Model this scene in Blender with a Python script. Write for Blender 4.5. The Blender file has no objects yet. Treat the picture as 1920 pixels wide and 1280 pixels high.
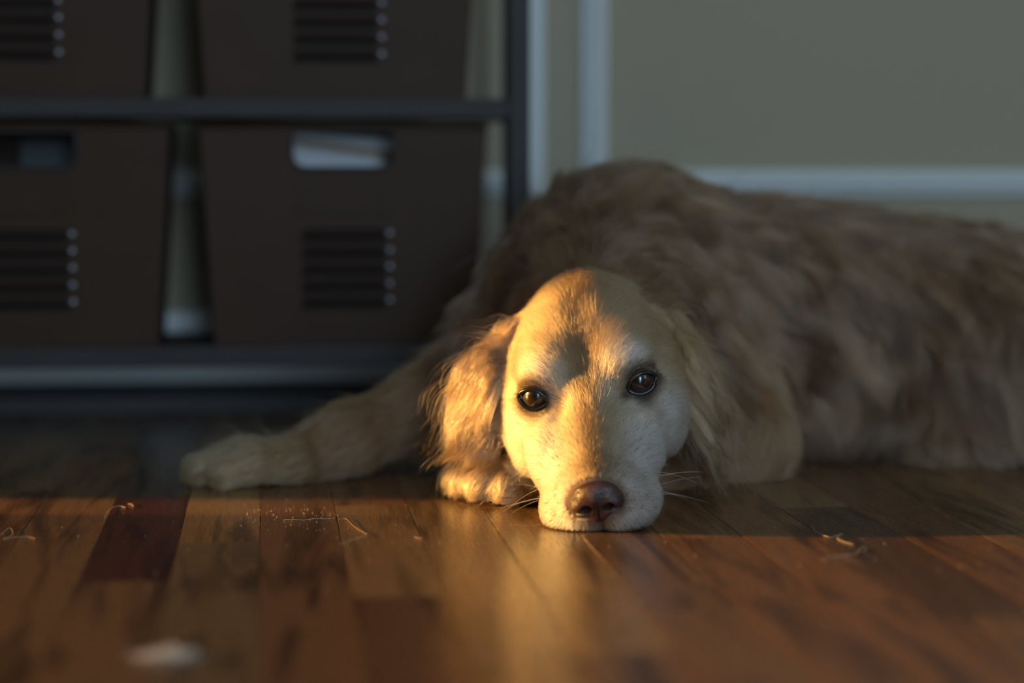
import bpy, bmesh, math, random
import numpy as np
from mathutils import Vector, Matrix, kdtree

scene = bpy.context.scene
col = scene.collection
PI = math.pi

# ------------------------------------------------------------------ camera
F = 4266.7                       # focal length in pixels of the 1920 px frame (80 mm on 36 mm)
CAM_H = 0.2588
PITCH = math.atan(315 / F)
YAW = math.atan(458 / F)         # the camera looks to the right of the floor boards
cam_data = bpy.data.cameras.new('camera')
cam_data.lens = 80.0
cam_data.sensor_width = 36.0
cam_data.clip_start = 0.05
cam_data.dof.use_dof = True
cam_data.dof.focus_distance = 1.70
cam_data.dof.aperture_fstop = 2.0
cam = bpy.data.objects.new('camera', cam_data)
cam.location = (0, 0, CAM_H)
cam.rotation_euler = (PI / 2 - PITCH, 0, -YAW)
col.objects.link(cam)
scene.camera = cam
scene.view_settings.view_transform = 'Standard'
scene.view_settings.look = 'None'
scene.view_settings.gamma = 1.0
scene.view_settings.use_curve_mapping = False
scene.view_settings.exposure = 0.0

# ------------------------------------------------------------------ world, sun, daylight
world = bpy.data.worlds.new('world')
scene.world = world
world.use_nodes = True
bg = world.node_tree.nodes['Background']
bg.inputs[0].default_value = (0.42, 0.55, 0.75, 1)
bg.inputs[1].default_value = 0.6

def vec_rot(x, y, z=0.0):        # camera ground frame (right, forward, up) -> world
    c, s = math.cos(YAW), math.sin(YAW)
    return Vector((x * c + y * s, -x * s + y * c, z))

SUN_EL = math.radians(9.0)
sun_data = bpy.data.lights.new('sun', 'SUN')
sun_data.energy = 11.5
sun_data.angle = math.radians(0.9)
sun_data.color = (1.0, 0.52, 0.13)
sun = bpy.data.objects.new('sun', sun_data)
SUN_AZ = math.radians(1.0)          # the sun stands slightly behind the dog
sd = vec_rot(math.cos(SUN_AZ), -math.sin(SUN_AZ), 0.0); sd.z = -math.tan(SUN_EL)
sun.rotation_euler = sd.to_track_quat('-Z', 'Y').to_euler()
sun.location = (-4, 2, 2)
col.objects.link(sun)

# daylight of the open sky through the glazed door in the wall behind the camera
wl = bpy.data.lights.new('window_daylight', 'AREA')
wl.shape = 'RECTANGLE'; wl.size = 0.8; wl.size_y = 1.9
wl.energy = 66.0
wl.color = (0.56, 0.77, 1.0)
wlo = bpy.data.objects.new('window_daylight', wl)
wlo.location = (0.55, -2.36, 1.10)
wlo.rotation_euler = Vector((0, 1, 0)).to_track_quat('-Z', 'Y').to_euler()
col.objects.link(wlo)
wl2 = bpy.data.lights.new('side_window_daylight', 'AREA')
wl2.shape = 'RECTANGLE'; wl2.size = 1.0; wl2.size_y = 1.3
wl2.energy = 9.0
wl2.color = (0.52, 0.75, 1.0)
wlo2 = bpy.data.objects.new('side_window_daylight', wl2)
wlo2.location = (2.63, -0.20, 1.35)
wlo2.rotation_euler = Vector((-1, 0, 0)).to_track_quat('-Z', 'Y').to_euler()
col.objects.link(wlo2)

# ------------------------------------------------------------------ helpers
def tag(o, label=None, cat=None, group=None, kind=None):
    if label: o['label'] = label
    if cat: o['category'] = cat
    if group: o['group'] = group
    if kind: o['kind'] = kind
    return o

def mesh_obj(name, me, mat=None, parent=None):
    o = bpy.data.objects.new(name, me)
    col.objects.link(o)
    if mat and not me.materials: me.materials.append(mat)
    if parent: o.parent = parent
    return o

def pydata(name, v, f, mat=None, parent=None, smooth=False):
    me = bpy.data.meshes.new(name)
    me.from_pydata([tuple(p) for p in v], [], f)
    if smooth: me.polygons.foreach_set('use_smooth', [True] * len(me.polygons))
    me.update()
    return mesh_obj(name, me, mat, parent)

def empty(name, loc=(0, 0, 0), rz=0):
    o = bpy.data.objects.new(name, None)
    o.empty_display_size = 0.05
    o.location = loc; o.rotation_euler = (0, 0, rz)
    col.objects.link(o)
    return o

def bm_box(bm, x0, x1, y0, y1, z0, z1):
    vs = [bm.verts.new(p) for p in ((x0,y0,z0),(x1,y0,z0),(x1,y1,z0),(x0,y1,z0),(x0,y0,z1),(x1,y0,z1),(x1,y1,z1),(x0,y1,z1))]
    for f in ((0,3,2,1),(4,5,6,7),(0,1,5,4),(1,2,6,5),(2,3,7,6),(3,0,4,7)):
        bm.faces.new([vs[i] for i in f])

def box(name, x0, x1, y0, y1, z0, z1, mat=None, parent=None, bevel=0.0, seg=2):
    bm = bmesh.new()
    bm_box(bm, x0, x1, y0, y1, z0, z1)
    if bevel > 0:
        bmesh.ops.bevel(bm, geom=bm.edges[:], offset=bevel, segments=seg, profile=0.5, affect='EDGES')
    me = bpy.data.meshes.new(name); bm.to_mesh(me); bm.free()
    return mesh_obj(name, me, mat, parent)

def tube_arrays(pts, radii, n=6, closed=False):
    pts = np.asarray(pts, float); m = len(pts)
    if closed: tan = np.roll(pts, -1, 0) - np.roll(pts, 1, 0)
    else: tan = np.gradient(pts, axis=0)
    tan /= np.linalg.norm(tan, axis=1)[:, None] + 1e-12
    up = np.array([0.31, 0.17, 0.93])
    a = np.cross(tan, up); a /= np.linalg.norm(a, axis=1)[:, None] + 1e-12
    b = np.cross(tan, a)
    ang = np.linspace(0, 2 * PI, n, endpoint=False)
    r = np.asarray(radii, float) * np.ones(m)
    v = pts[:, None] + r[:, None, None] * (np.cos(ang)[None, :, None] * a[:, None] + np.sin(ang)[None, :, None] * b[:, None])
    v = v.reshape(-1, 3); f = []
    for i in range(m if closed else m - 1):
        j = (i + 1) % m
        for k in range(n):
            f.append((i * n + k, i * n + (k + 1) % n, j * n + (k + 1) % n, j * n + k))
    if not closed:
        f.append(tuple(range(n))[::-1]); f.append(tuple((m - 1) * n + k for k in range(n)))
    return v, f

def tube(name, pts, radii, mat, parent=None, n=6, closed=False):
    v, f = tube_arrays(pts, radii, n, closed)
    return pydata(name, v, f, mat, parent, True)

# ------------------------------------------------------------------ materials
def new_mat(name):
    m = bpy.data.materials.new(name); m.use_nodes = True
    nt = m.node_tree
    return m, nt, nt.nodes, nt.links, nt.nodes['Principled BSDF']

def simple_mat(name, c, rough=0.5, metal=0.0, noise=0.0, nscale=60.0, bump=0.0, coat=0.0, spec=0.5):
    m, nt, N, L, b = new_mat(name)
    b.inputs['Roughness'].default_value = rough
    b.inputs['Metallic'].default_value = metal
    b.inputs['Specular IOR Level'].default_value = spec
    if coat: b.inputs['Coat Weight'].default_value = coat; b.inputs['Coat Roughness'].default_value = 0.08
    tc = N.new('ShaderNodeTexCoord'); nz = N.new('ShaderNodeTexNoise')
    nz.inputs['Scale'].default_value = nscale; nz.inputs['Detail'].default_value = 5
    L.new(tc.outputs['Object'], nz.inputs['Vector'])
    mr = N.new('ShaderNodeMapRange'); mr.inputs[3].default_value = 1 - noise; mr.inputs[4].default_value = 1 + noise
    L.new(nz.outputs['Fac'], mr.inputs[0])
    mx = N.new('ShaderNodeMix'); mx.data_type = 'RGBA'; mx.blend_type = 'MULTIPLY'; mx.inputs[0].default_value = 1
    mx.inputs[6].default_value = (*c, 1)
    L.new(mr.outputs[0], mx.inputs[7]); L.new(mx.outputs[2], b.inputs['Base Color'])
    if bump:
        bp = N.new('ShaderNodeBump'); bp.inputs['Strength'].default_value = bump; bp.inputs['Distance'].default_value = 0.001
        L.new(nz.outputs['Fac'], bp.inputs['Height']); L.new(bp.outputs[0], b.inputs['Normal'])
    return m

M_wall = simple_mat('wall_paint', (0.365, 0.315, 0.215), 0.7, noise=0.03, nscale=300, bump=0.12)
M_trim = simple_mat('trim_paint', (0.70, 0.74, 0.73), 0.35, noise=0.02)
M_ceil = simple_mat('ceiling_paint', (0.7, 0.68, 0.62), 0.8, noise=0.02)
M_shelf = simple_mat('dark_shelf_lacquer', (0.042, 0.037, 0.034), 0.5, spec=0.15, noise=0.2, nscale=40)
M_bin = simple_mat('bronze_painted_steel', (0.050, 0.029, 0.018), 0.45, spec=0.08, noise=0.12, nscale=25)
M_louver = simple_mat('pressed_steel', (0.026, 0.018, 0.014), 0.55, spec=0.04, noise=0.1)
M_glint = simple_mat('glint_metal', (0.62, 0.66, 0.72), 0.32, metal=1.0, noise=0.05)  # for balls added as glints on the louver ends
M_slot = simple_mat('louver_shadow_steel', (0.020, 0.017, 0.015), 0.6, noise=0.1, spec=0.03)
M_paper = simple_mat('white_paper', (0.72, 0.74, 0.75), 0.7, noise=0.03)
M_kraft = simple_mat('kraft_paper', (0.42, 0.30, 0.19), 0.75, noise=0.05)
M_grey = simple_mat('grey_felt', (0.10, 0.11, 0.115), 0.8, noise=0.1)

def wood_mat():
    m, nt, N, L, b = new_mat('oiled_oak_strip')
    tc = N.new('ShaderNodeTexCoord'); oi = N.new('ShaderNodeObjectInfo')
    mp = N.new('ShaderNodeMapping'); mp.inputs['Scale'].default_value = (34, 3.2, 1)
    add = N.new('ShaderNodeVectorMath'); add.operation = 'ADD'
    sc = N.new('ShaderNodeVectorMath'); sc.operation = 'SCALE'; sc.inputs[3].default_value = 37.0
    cb = N.new('ShaderNodeCombineXYZ')
    for i in range(3): L.new(oi.outputs['Random'], cb.inputs[i])
    L.new(cb.outputs[0], sc.inputs[0]); L.new(tc.outputs['Object'], add.inputs[0]); L.new(sc.outputs[0], add.inputs[1])
    L.new(add.outputs[0], mp.inputs['Vector'])
    n1 = N.new('ShaderNodeTexNoise'); n1.inputs['Scale'].default_value = 1.0; n1.inputs['Detail'].default_value = 4; n1.inputs['Distortion'].default_value = 1.2
    L.new(mp.outputs[0], n1.inputs['Vector'])
    mp2 = N.new('ShaderNodeMapping'); mp2.inputs['Scale'].default_value = (900, 26, 1)
    L.new(add.outputs[0], mp2.inputs['Vector'])
    n2 = N.new('ShaderNodeTexNoise'); n2.inputs['Scale'].default_value = 1.0; n2.inputs['Detail'].default_value = 3
    L.new(mp2.outputs[0], n2.inputs['Vector'])
    r1 = N.new('ShaderNodeValToRGB')
    r1.color_ramp.elements[0].position = 0.34; r1.color_ramp.elements[0].color = (0.34, 0.31, 0.29, 1)
    r1.color_ramp.elements[1].position = 0.52; r1.color_ramp.elements[1].color = (1, 1, 1, 1)
    L.new(n1.outputs['Fac'], r1.inputs[0])
    r2 = N.new('ShaderNodeMapRange'); r2.inputs[1].default_value = 0.3; r2.inputs[2].default_value = 0.7; r2.inputs[3].default_value = 0.80; r2.inputs[4].default_value = 1.12
    L.new(n2.outputs['Fac'], r2.inputs[0])
    m1 = N.new('ShaderNodeMix'); m1.data_type = 'RGBA'; m1.blend_type = 'MULTIPLY'; m1.inputs[0].default_value = 1
    m2 = N.new('ShaderNodeMix'); m2.data_type = 'RGBA'; m2.blend_type = 'MULTIPLY'; m2.inputs[0].default_value = 1
    L.new(oi.outputs['Color'], m1.inputs[6]); L.new(r1.outputs[0], m1.inputs[7])
    L.new(m1.outputs[2], m2.inputs[6]); L.new(r2.outputs[0], m2.inputs[7])
    L.new(m2.outputs[2], b.inputs['Base Color'])
    rr = N.new('ShaderNodeMapRange'); rr.inputs[3].default_value = 0.20; rr.inputs[4].default_value = 0.34
    L.new(n2.outputs['Fac'], rr.inputs[0]); L.new(rr.outputs[0], b.inputs['Roughness'])
    b.inputs['Specular IOR Level'].default_value = 0.5
    bp = N.new('ShaderNodeBump'); bp.inputs['Strength'].default_value = 0.12; bp.inputs['Distance'].default_value = 0.0004
    L.new(n2.outputs['Fac'], bp.inputs['Height']); L.new(bp.outputs[0], b.inputs['Normal'])
    return m
M_wood = wood_mat()

# ------------------------------------------------------------------ room shell (boards run along Y, back wall along X)
XL, XR, YB, YF, ZC = -2.2, 2.66, 2.53, -2.4, 2.5

floor = box('floor', XL - 0.1, XR + 0.1, YF - 0.1, YB + 0.1, -0.06, -0.012, M_wood)
floor.color = (0.15, 0.065, 0.025, 1)
tag(floor, 'oiled wooden strip floor of narrow brown boards', 'floor', kind='structure')

PW = 0.05715
rng = random.Random(11)
plank_cache = {}
def plank(k, y0, y1, c):
    x0 = -0.007 + PW * k
    L_ = round(y1 - y0, 3)
    if L_ not in plank_cache:
        bm = bmesh.new()
        bm_box(bm, 0.0002, PW - 0.0002, 0.0002, L_ - 0.0002, -0.0125, 0.0)
        top = [e for e in bm.edges if all(abs(v.co.z) < 1e-6 for v in e.verts)]
        bmesh.ops.bevel(bm, geom=top, offset=0.0005, segments=1, affect='EDGES')
        me = bpy.data.meshes.new('floor_board'); bm.to_mesh(me); bm.free()
        me.materials.append(M_wood); plank_cache[L_] = me
    o = bpy.data.objects.new('floor_board', plank_cache[L_])
    o.location = (x0, y0, 0); o.parent = floor; o.color = (c[0] * 1.02, c[1] * 1.12, c[2] * 1.12, 1)
    col.objects.link(o)

WOODS = [(0.200, 0.088, 0.032), (0.225, 0.105, 0.040), (0.165, 0.072, 0.027), (0.240, 0.120, 0.044), (0.185, 0.075, 0.026), (0.210, 0.110, 0.045), (0.150, 0.060, 0.022)]
def wood_c(i=None):
    c = WOODS[rng.randrange(len(WOODS)) if i is None else i]; g = rng.uniform(0.78, 1.1)
    return tuple(x * g for x in c)
Y0, Y1 = 0.25, YB - 0.0
fixed = {   # columns whose joints show in the photograph: (joint list, colours front to back)
    -2: ([0.25, 1.452, 1.83, YB], [(0.20, 0.092, 0.034), (0.075, 0.022, 0.010), (0.12, 0.06, 0.028)]),
    -1: ([0.25, 1.60, YB], [(0.165, 0.092, 0.038), (0.25, 0.125, 0.042)]),
    0: ([0.25, 0.98, 2.12, YB], [(0.16, 0.068, 0.025), (0.17, 0.072, 0.026), (0.19, 0.08, 0.03)]),
    -3: ([0.25, 1.15, 2.05, YB], [(0.2, 0.09, 0.034), (0.21, 0.10, 0.038), (0.18, 0.08, 0.03)]),
    7: ([0.25, 1.28, 1.72, YB], [(0.18, 0.08, 0.03), (0.075, 0.032, 0.014), (0.20, 0.09, 0.035)]),
    8: ([0.25, 1.36, 2.3, YB], [(0.16, 0.062, 0.024), (0.135, 0.055, 0.022), (0.2, 0.09, 0.035)]),
}
for k in range(-20, 33):
    if k in fixed:
        js, cs = fixed[k]
        for i in range(len(js) - 1): plank(k, js[i], js[i + 1], cs[i])
        continue
    y = Y0 - 0
    n = 4 if -9 <= k <= 16 else 3
    cuts = sorted(rng.uniform(0.12, 0.9) for _ in range(n - 1))
    cuts = [Y0] + [Y0 + (Y1 - Y0) * ((i + 1) / n + rng.uniform(-0.1, 0.1)) for i in range(n - 1)] + [Y1]
    cuts = [round(c, 2) for c in cuts[:-1]] + [Y1]
    for i in range(n): plank(k, cuts[i], cuts[i + 1], wood_c())

def wall(name, boxes, mat, label):
    bm = bmesh.new()
    for b_ in boxes: bm_box(bm, *b_)
    me = bpy.data.meshes.new(name); bm.to_mesh(me); bm.free()
    return tag(mesh_obj(name, me, mat), label, 'wall', kind='structure')

wall('wall_back', [(XL - 0.1, XR + 0.1, YB, YB + 0.1, 0, ZC)], M_wall, 'beige painted wall with white picture frame moulding')
# left wall: a low opening, kept small to limit sun bounce; its far jamb throws the edge of the low sunlight
JX = XL
edge = vec_rot(-0.2, 1.800)          # a point on the edge of the sunlight on the floor
JY = edge.y + (JX - edge.x) * sd.y / sd.x
WY0 = JY - 0.95
wall('wall_left', [(XL - 0.02, XL, JY, YB, 0, ZC), (XL - 0.02, XL, YF, WY0, 0, ZC), (XL - 0.02, XL, WY0, JY, 0.85, ZC), (XL - 0.02, XL, WY0, JY, 0, 0.10)], M_wall, 'beige painted side wall with a low window opening for the sun')
wall('wall_right', [(XR, XR + 0.08, YF, -0.7, 0, ZC), (XR, XR + 0.08, 0.3, YB, 0, ZC), (XR, XR + 0.08, -0.7, 0.3, 0, 0.7), (XR, XR + 0.08, -0.7, 0.3, 2.0, ZC)], M_wall, 'beige painted side wall with a daylight window')
# wall behind the camera with the daylight window
WX0, WX1 = 0.15, 0.95
wall('wall_front', [(XL - 0.1, WX0, YF - 0.08, YF, 0, ZC), (WX1, XR + 0.1, YF - 0.08, YF, 0, ZC), (WX0, WX1, YF - 0.08, YF, 2.08, ZC)], M_wall, 'beige painted wall behind the viewer with a glazed door')
tag(box('ceiling', XL - 0.1, XR + 0.1, YF - 0.1, YB + 0.1, ZC, ZC + 0.06, M_ceil), 'off white painted ceiling', 'ceiling', kind='structure')

# picture frame mouldings on the back wall: profile swept along a bar
def moulding(name, p0, p1, side, parent=None):
    # p0, p1 = (x, z) ends on the wall, outer edge on the left of travel, w wide
    w, y = 0.0285, YB
    prof = [(0.0, 0.0), (0.0, 0.006), (0.003, 0.009), (0.008, 0.010), (0.011, 0.0155), (0.017, 0.017), (0.021, 0.013), (0.024, 0.007), (0.0285, 0.005), (0.0285, 0.0)]
    a, b_ = Vector(p0), Vector(p1); t = (b_ - a).normalized(); n = Vector((-t.y, t.x)) * side
    v = []; f = []
    for e in (a, b_):
        # mitred ends
        for (s, d) in prof:
            q = e + n * s + t * (s if e is a else -s)
            v.append((q.x, y - d, q.y))
    m = len(prof)
    for i in range(m - 1): f.append((i, i + 1, m + i + 1, m + i))
    f.append(tuple(range(m))); f.append(tuple(range(m, 2 * m)))
    return pydata(name, v, f, M_trim, parent)

def frame(name, x0, x1, z0, z1, label):
    t = empty(name, (0, 0, 0))
    tag(t, label, 'moulding', kind='structure')
    moulding('rail', (x0, z0), (x1, z0), 1, t)
    moulding('stile', (x1, z0), (x1, z1), 1, t)
    moulding('rail', (x1, z1), (x0, z1), 1, t)
    moulding('stile', (x0, z1), (x0, z0), 1, t)
frame('trim_1', 0.349, 2.2, 0.2335, 0.86, 'white picture frame moulding on the open wall above the dog')
frame('trim_2', -1.6, 0.307, 0.2335, 0.86, 'white picture frame moulding on the wall behind the shelf unit')

def baseboard(name, x0, x1):
    prof = [(0.0, 0.0), (0.0145, 0.0), (0.0145, 0.088), (0.011, 0.094), (0.009, 0.104), (0.004, 0.108), (0.0, 0.108)]
    v = []; f = []; m = len(prof)
    for x in (x0, x1):
        for (d, z) in prof: v.append((x, YB - d, z))
    for i in range(m - 1): f.append((i, i + 1, m + i + 1, m + i))
    f.append(tuple(range(m))); f.append(tuple(range(m, 2 * m)))
    tag(pydata(name, v, f, M_trim), 'white painted baseboard along the back wall', 'baseboard', kind='structure')
baseboard('baseboard_back', XL, XR)
M_shoe = simple_mat('dark_shoe', (0.05, 0.045, 0.045), 0.5, noise=0.2)  # darker than the other trim
def shoe(name, x0, x1):
    prof = [(0.014, 0.0), (0.032, 0.0), (0.031, 0.014), (0.027, 0.023), (0.020, 0.029), (0.014, 0.031)]
    m = len(prof); v = [(x, YB - d, z) for x in (x0, x1) for (d, z) in prof]
    f = [(i, i + 1, m + i + 1, m + i) for i in range(m - 1)] + [tuple(range(m)), tuple(range(m, 2 * m))]
    tag(pydata(name, v, f, M_shoe), 'dark quarter round shoe moulding at the foot of the white baseboard', 'moulding', kind='structure')
shoe('trim_3', XL, XR)

# frame of the glazed door
wt = empty('door_1', ((WX0 + WX1) / 2, YF - 0.04, 0)); tag(wt, 'white framed glazed door behind the viewer', 'door', kind='structure')
hw = (WX1 - WX0) / 2
for n_, a, b_, c, d in (('frame_stile', -hw, -hw + 0.04, 0, 2.08), ('frame_stile', hw - 0.04, hw, 0, 2.08), ('frame_rail', -hw + 0.04, hw - 0.04, 0, 0.13), ('frame_rail', -hw + 0.04, hw - 0.04, 2.04, 2.08)):
    box(n_, a, b_, -0.03, 0.03, c, d, M_trim, wt, 0.004)

def window(name, x, y0, y1, z0, z1, label):
    t = empty(name, (x, (y0 + y1) / 2, z0)); tag(t, label, 'window', kind='structure')
    w = (y1 - y0) / 2; h = z1 - z0
    for n_, a, b_, c, d in (('frame_stile', -w, -w + 0.04, 0, h), ('frame_stile', w - 0.04, w, 0, h), ('frame_rail', -w + 0.04, w - 0.04, 0, 0.04), ('frame_rail', -w + 0.04, w - 0.04, h - 0.04, h)):
        box(n_, -0.03, 0.03, a, b_, c, d, M_trim, t, 0.004)
window('window_1', XR + 0.05, -0.7, 0.3, 0.7, 2.0, 'white framed daylight window in the side wall')
# unseen sheet added in the sun opening to dim the near floor
def dimmer_mat():
    m = bpy.data.materials.new('half_clear_sheet'); m.use_nodes = True; N = m.node_tree.nodes; L = m.node_tree.links
    N.remove(N['Principled BSDF']); tr = N.new('ShaderNodeBsdfTransparent'); tr.inputs[0].default_value = (0.68, 0.64, 0.60, 1)
    L.new(tr.outputs[0], N['Material Output'].inputs['Surface']); return m
wt2 = empty('sun_dimmer', (XL - 0.03, JY - 0.5, 0.10)); tag(wt2, 'see through sheet added in the side wall opening to dim the sun', 'window', kind='structure')
box('dimmer_sheet', -0.002, 0.002, -0.45, 0.42, 0.0, 0.272, dimmer_mat(), wt2)

# ------------------------------------------------------------------ shelf unit and bins
SF, SB = 2.20, 2.400          # front and back of the shelf
SX0, SX1 = -1.02, 0.254
shelf = empty('shelf_unit', ((SX0 + SX1) / 2, (SF + SB) / 2, 0))
tag(shelf, 'low dark open shelf unit with posts and flat boards against the wall', 'shelf')
scx, scy = (SX0 + SX1) / 2, (SF + SB) / 2
def sbox(n, x0, x1, y0, y1, z0, z1, bev=0.0015): return box(n, x0 - scx, x1 - scx, y0 - scy, y1 - scy, z0, z1, M_shelf, shelf, bev)
for (a, b_) in ((SX0, SX0 + 0.021), (SX1 - 0.0205, SX1)):
    sbox('post', a, b_, SF, SF + 0.028, 0.0, 0.86)
    w = 0.007
    sbox('post', (a if a < 0 else b_ - w), (a + w if a < 0 else b_), SB - 0.02, SB, 0.0, 0.86)
for z0, z1 in ((0.073, 0.093), (0.312, 0.331), (0.551, 0.570), (0.79, 0.809)):
    sbox('shelf_board', SX0 + 0.003, SX1 - 0.003, SF + 0.004, SB - 0.003, z0, z1)

def rounded_slot(w, h, r, n=5):
    """outline of a slot, flat at the top and round at the bottom corners, counterclockwise, centred"""
    pts = []
    def arc(cx, cz, a0, a1, rr):
        for i in range(n + 1):
            a = a0 + (a1 - a0) * i / n
            pts.append((cx + rr * math.cos(a), cz + rr * math.sin(a)))
    rt = r * 0.25
    arc(w / 2 - rt, h / 2 - rt, 0, PI / 2, rt)
    arc(-w / 2 + rt, h / 2 - rt, PI / 2, PI, rt)
    arc(-w / 2 + r, -h / 2 + r, PI, 1.5 * PI, r)
    arc(w / 2 - r, -h / 2 + r, 1.5 * PI, 2 * PI, r)
    return pts

BW, BH, BD, TAPER = 0.278, 0.2135, 0.150, 0.013
def make_bin():
    t = empty('storage_bin')
    th = 0.0018
    # shell: outer tapered walls, front wall with the handle slot cut out
    bm = bmesh.new()
    def q(x, y, z):           # x in -1..1, y in 0..1, z in 0..1 with taper towards the bottom
        s = BW / 2 - TAPER * (1 - z)
        return Vector((x * s, TAPER * 0.5 * (1 - z) + y * (BD - TAPER * (1 - z)), z * BH))
    slot = rounded_slot(0.098, 0.034, 0.013)
    cz = BH - 0.008 - 0.017
    outer = [q(1, 0, 1), q(-1, 0, 1), q(-1, 0, 0), q(1, 0, 0)]
    def fy(z): return TAPER * 0.5 * (1 - z / BH)
    for off in (0.0, th):
        # ring between slot outline and front rectangle
        sv = [bm.verts.new((x, fy(cz + z) + off, cz + z)) for x, z in slot]
        ov = [bm.verts.new((p.x * (1 - off / BW * 2), p.y + off, p.z + (off if p.z < 0.01 else 0))) for p in outer]
        m = len(slot); per = m // 4
        for c in range(4):
            for i in range(per - 1):
                a, b_ = sv[c * per + i], sv[c * per + i + 1]
                bm.faces.new((a, b_, ov[c]))
            bm.faces.new((sv[(c * per + per - 1)], sv[((c + 1) * per) % m], ov[(c + 1) % 4], ov[c]))
        if off == 0.0: s0, o0 = sv, ov
        else: s1, o1 = sv, ov
    for i in range(len(s0)):
        j = (i + 1) % len(s0)
        bm.faces.new((s0[i], s0[j], s1[j], s1[i]))
    # sides, back and bottom as thin boxes
    def slab(pts_out, inward):
        a = [bm.verts.new(p) for p in pts_out]; b_ = [bm.verts.new(p + inward) for p in pts_out]
        bm.faces.new(a); bm.faces.new(b_[::-1])
        for i in range(4):
            j = (i + 1) % 4; bm.faces.new((a[i], b_[i], b_[j], a[j]))
    slab([q(1, 0, 0), q(1, 1, 0), q(1, 1, 1), q(1, 0, 1)], Vector((-th, 0, 0)))
    slab([q(-1, 0, 0), q(-1, 0, 1), q(-1, 1, 1), q(-1, 1, 0)], Vector((th, 0, 0)))
    slab([q(-1, 1, 0), q(-1, 1, 1), q(1, 1, 1), q(1, 1, 0)], Vector((0, -th, 0)))
    slab([q(-1, 0, 0), q(-1, 1, 0), q(1, 1, 0), q(1, 0, 0)], Vector((0, 0, th)))
    bmesh.ops.recalc_face_normals(bm, faces=bm.faces[:])
    me = bpy.data.meshes.new('bin_shell'); bm.to_mesh(me); bm.free()
    mesh_obj('bin_shell', me, M_bin, t)
    # rolled rim round the top
    h = BW / 2; r = 0.0026
    rim = [(-h, 0, BH - r), (h, 0, BH - r), (h, BD, BH - r), (-h, BD, BH - r)]
    tube('rolled_rim', rim, r, M_bin, t, 8, True)
    # rolled lip round the handle slot
    tube('handle_lip', [(x, fy(cz + z) - 0.0005, cz + z) for x, z in rounded_slot(0.0995, 0.0355, 0.0135, 7)], 0.0021, M_shelf, t, 8, True)
    # label holder: three-sided metal frame
    lz0, lz1, lx = 0.128, 0.164, 0.043
    bm = bmesh.new()
    for x0, x1, z0, z1 in ((-lx, -lx + 0.006, lz0, lz1), (lx - 0.006, lx, lz0, lz1), (-lx + 0.006, lx - 0.006, lz0, lz0 + 0.005)):
        y = fy((z0 + z1) / 2)
        bm_box(bm, x0, x1, y - 0.0028, y + 0.002, z0, z1)
    bmesh.ops.bevel(bm, geom=bm.edges[:], offset=0.0008, segments=2, affect='EDGES')
    me = bpy.data.meshes.new('label_holder'); bm.to_mesh(me); bm.free()
    mesh_obj('label_holder', me, M_bin, t)
    # five louvers: a slab coloured dark for the shade of a slit and a pressed half-round hood with ball ends over it
    lv = None
    for i in range(5):
        z = 0.108 - i * 0.0163
        if lv is None:
            bm = bmesh.new(); nx, na = 15, 7; L2 = 0.042; rows = []
            for ix in range(nx):
                u = -1 + 2 * ix / (nx - 1); x = L2 * math.copysign(abs(u) ** 0.75, u)
                e = max(0.0, abs(x) - (L2 - 0.0045)) / 0.0045
                s = math.sqrt(max(0.0, 1 - e * e)) * 0.9 + 0.1 * (1 - e)
                rows.append([bm.verts.new((x, 0.001 - 0.0042 * s * math.sin(PI * a / (na - 1)), 0.0045 * s * math.cos(PI * a / (na - 1)))) for a in range(na)])
            for ix in range(nx - 1):
                for a in range(na - 1):
                    bm.faces.new((rows[ix][a], rows[ix + 1][a], rows[ix + 1][a + 1], rows[ix][a + 1]))
            me = bpy.data.meshes.new('louver'); bm.to_mesh(me); bm.free()
            me.polygons.foreach_set('use_smooth', [True] * len(me.polygons)); me.materials.append(M_louver)
            lv = me
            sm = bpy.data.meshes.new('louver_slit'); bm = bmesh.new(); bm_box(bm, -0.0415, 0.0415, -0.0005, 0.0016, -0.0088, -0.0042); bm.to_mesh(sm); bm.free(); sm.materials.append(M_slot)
        o = mesh_obj('louver', lv, None, t); o.location = (0, fy(z), z)
        s_ = mesh_obj('louver_slit', sm, None, o)
        if i == 0:
            bm = bmesh.new(); bmesh.ops.create_uvsphere(bm, u_segments=12, v_segments=8, radius=0.0030)
            rv = bpy.data.meshes.new('glint_ball'); bm.to_mesh(rv); bm.free(); rv.materials.append(M_glint)
            rv.polygons.foreach_set('use_smooth', [True] * len(rv.polygons))
        r_ = mesh_obj('glint_ball', rv, None, o); r_.location = (0.0445, -0.0012, 0.0)  # bright ball added to give the louver end its glint
    return t

def copy_tree(o, parent=None):
    c = o.copy(); col.objects.link(c); c.parent = parent
    for ch in o.children: copy_tree(ch, c)
    return c

proto = make_bin()
BY = SF + 0.010
G = 'bronze metal storage bins on the shelf unit'
spots = [(0.0735, 0.093, 'dark bronze metal bin on the lower shelf with white papers behind its handle slot'),
         (-0.2305, 0.093, 'dark bronze metal bin on the lower shelf beside the bin of white papers'),
         (0.0665, 0.331, 'dark bronze metal bin on the middle shelf above the bin of white papers'),
         (-0.2405, 0.331, 'dark bronze metal bin on the middle shelf, beside the one over the white papers')]
for i, (x, z, lab) in enumerate(spots):
    o = proto if i == 0 else copy_tree(proto)
    o.location = (x, BY, z)
    tag(o, lab, 'storage bin', G)

# things inside the bins that show through the handle slots
def sheet_stack(name, x, y, z, w, h, t, rot, tilt, mat, label, cat):
    o = box(name, -w / 2, w / 2, -t / 2, t / 2, 0, h, mat, None, 0.0006, 1)
    o.location = (x, y, z); o.rotation_euler = (tilt, rot, 0)
    return tag(o, label, cat)
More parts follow.
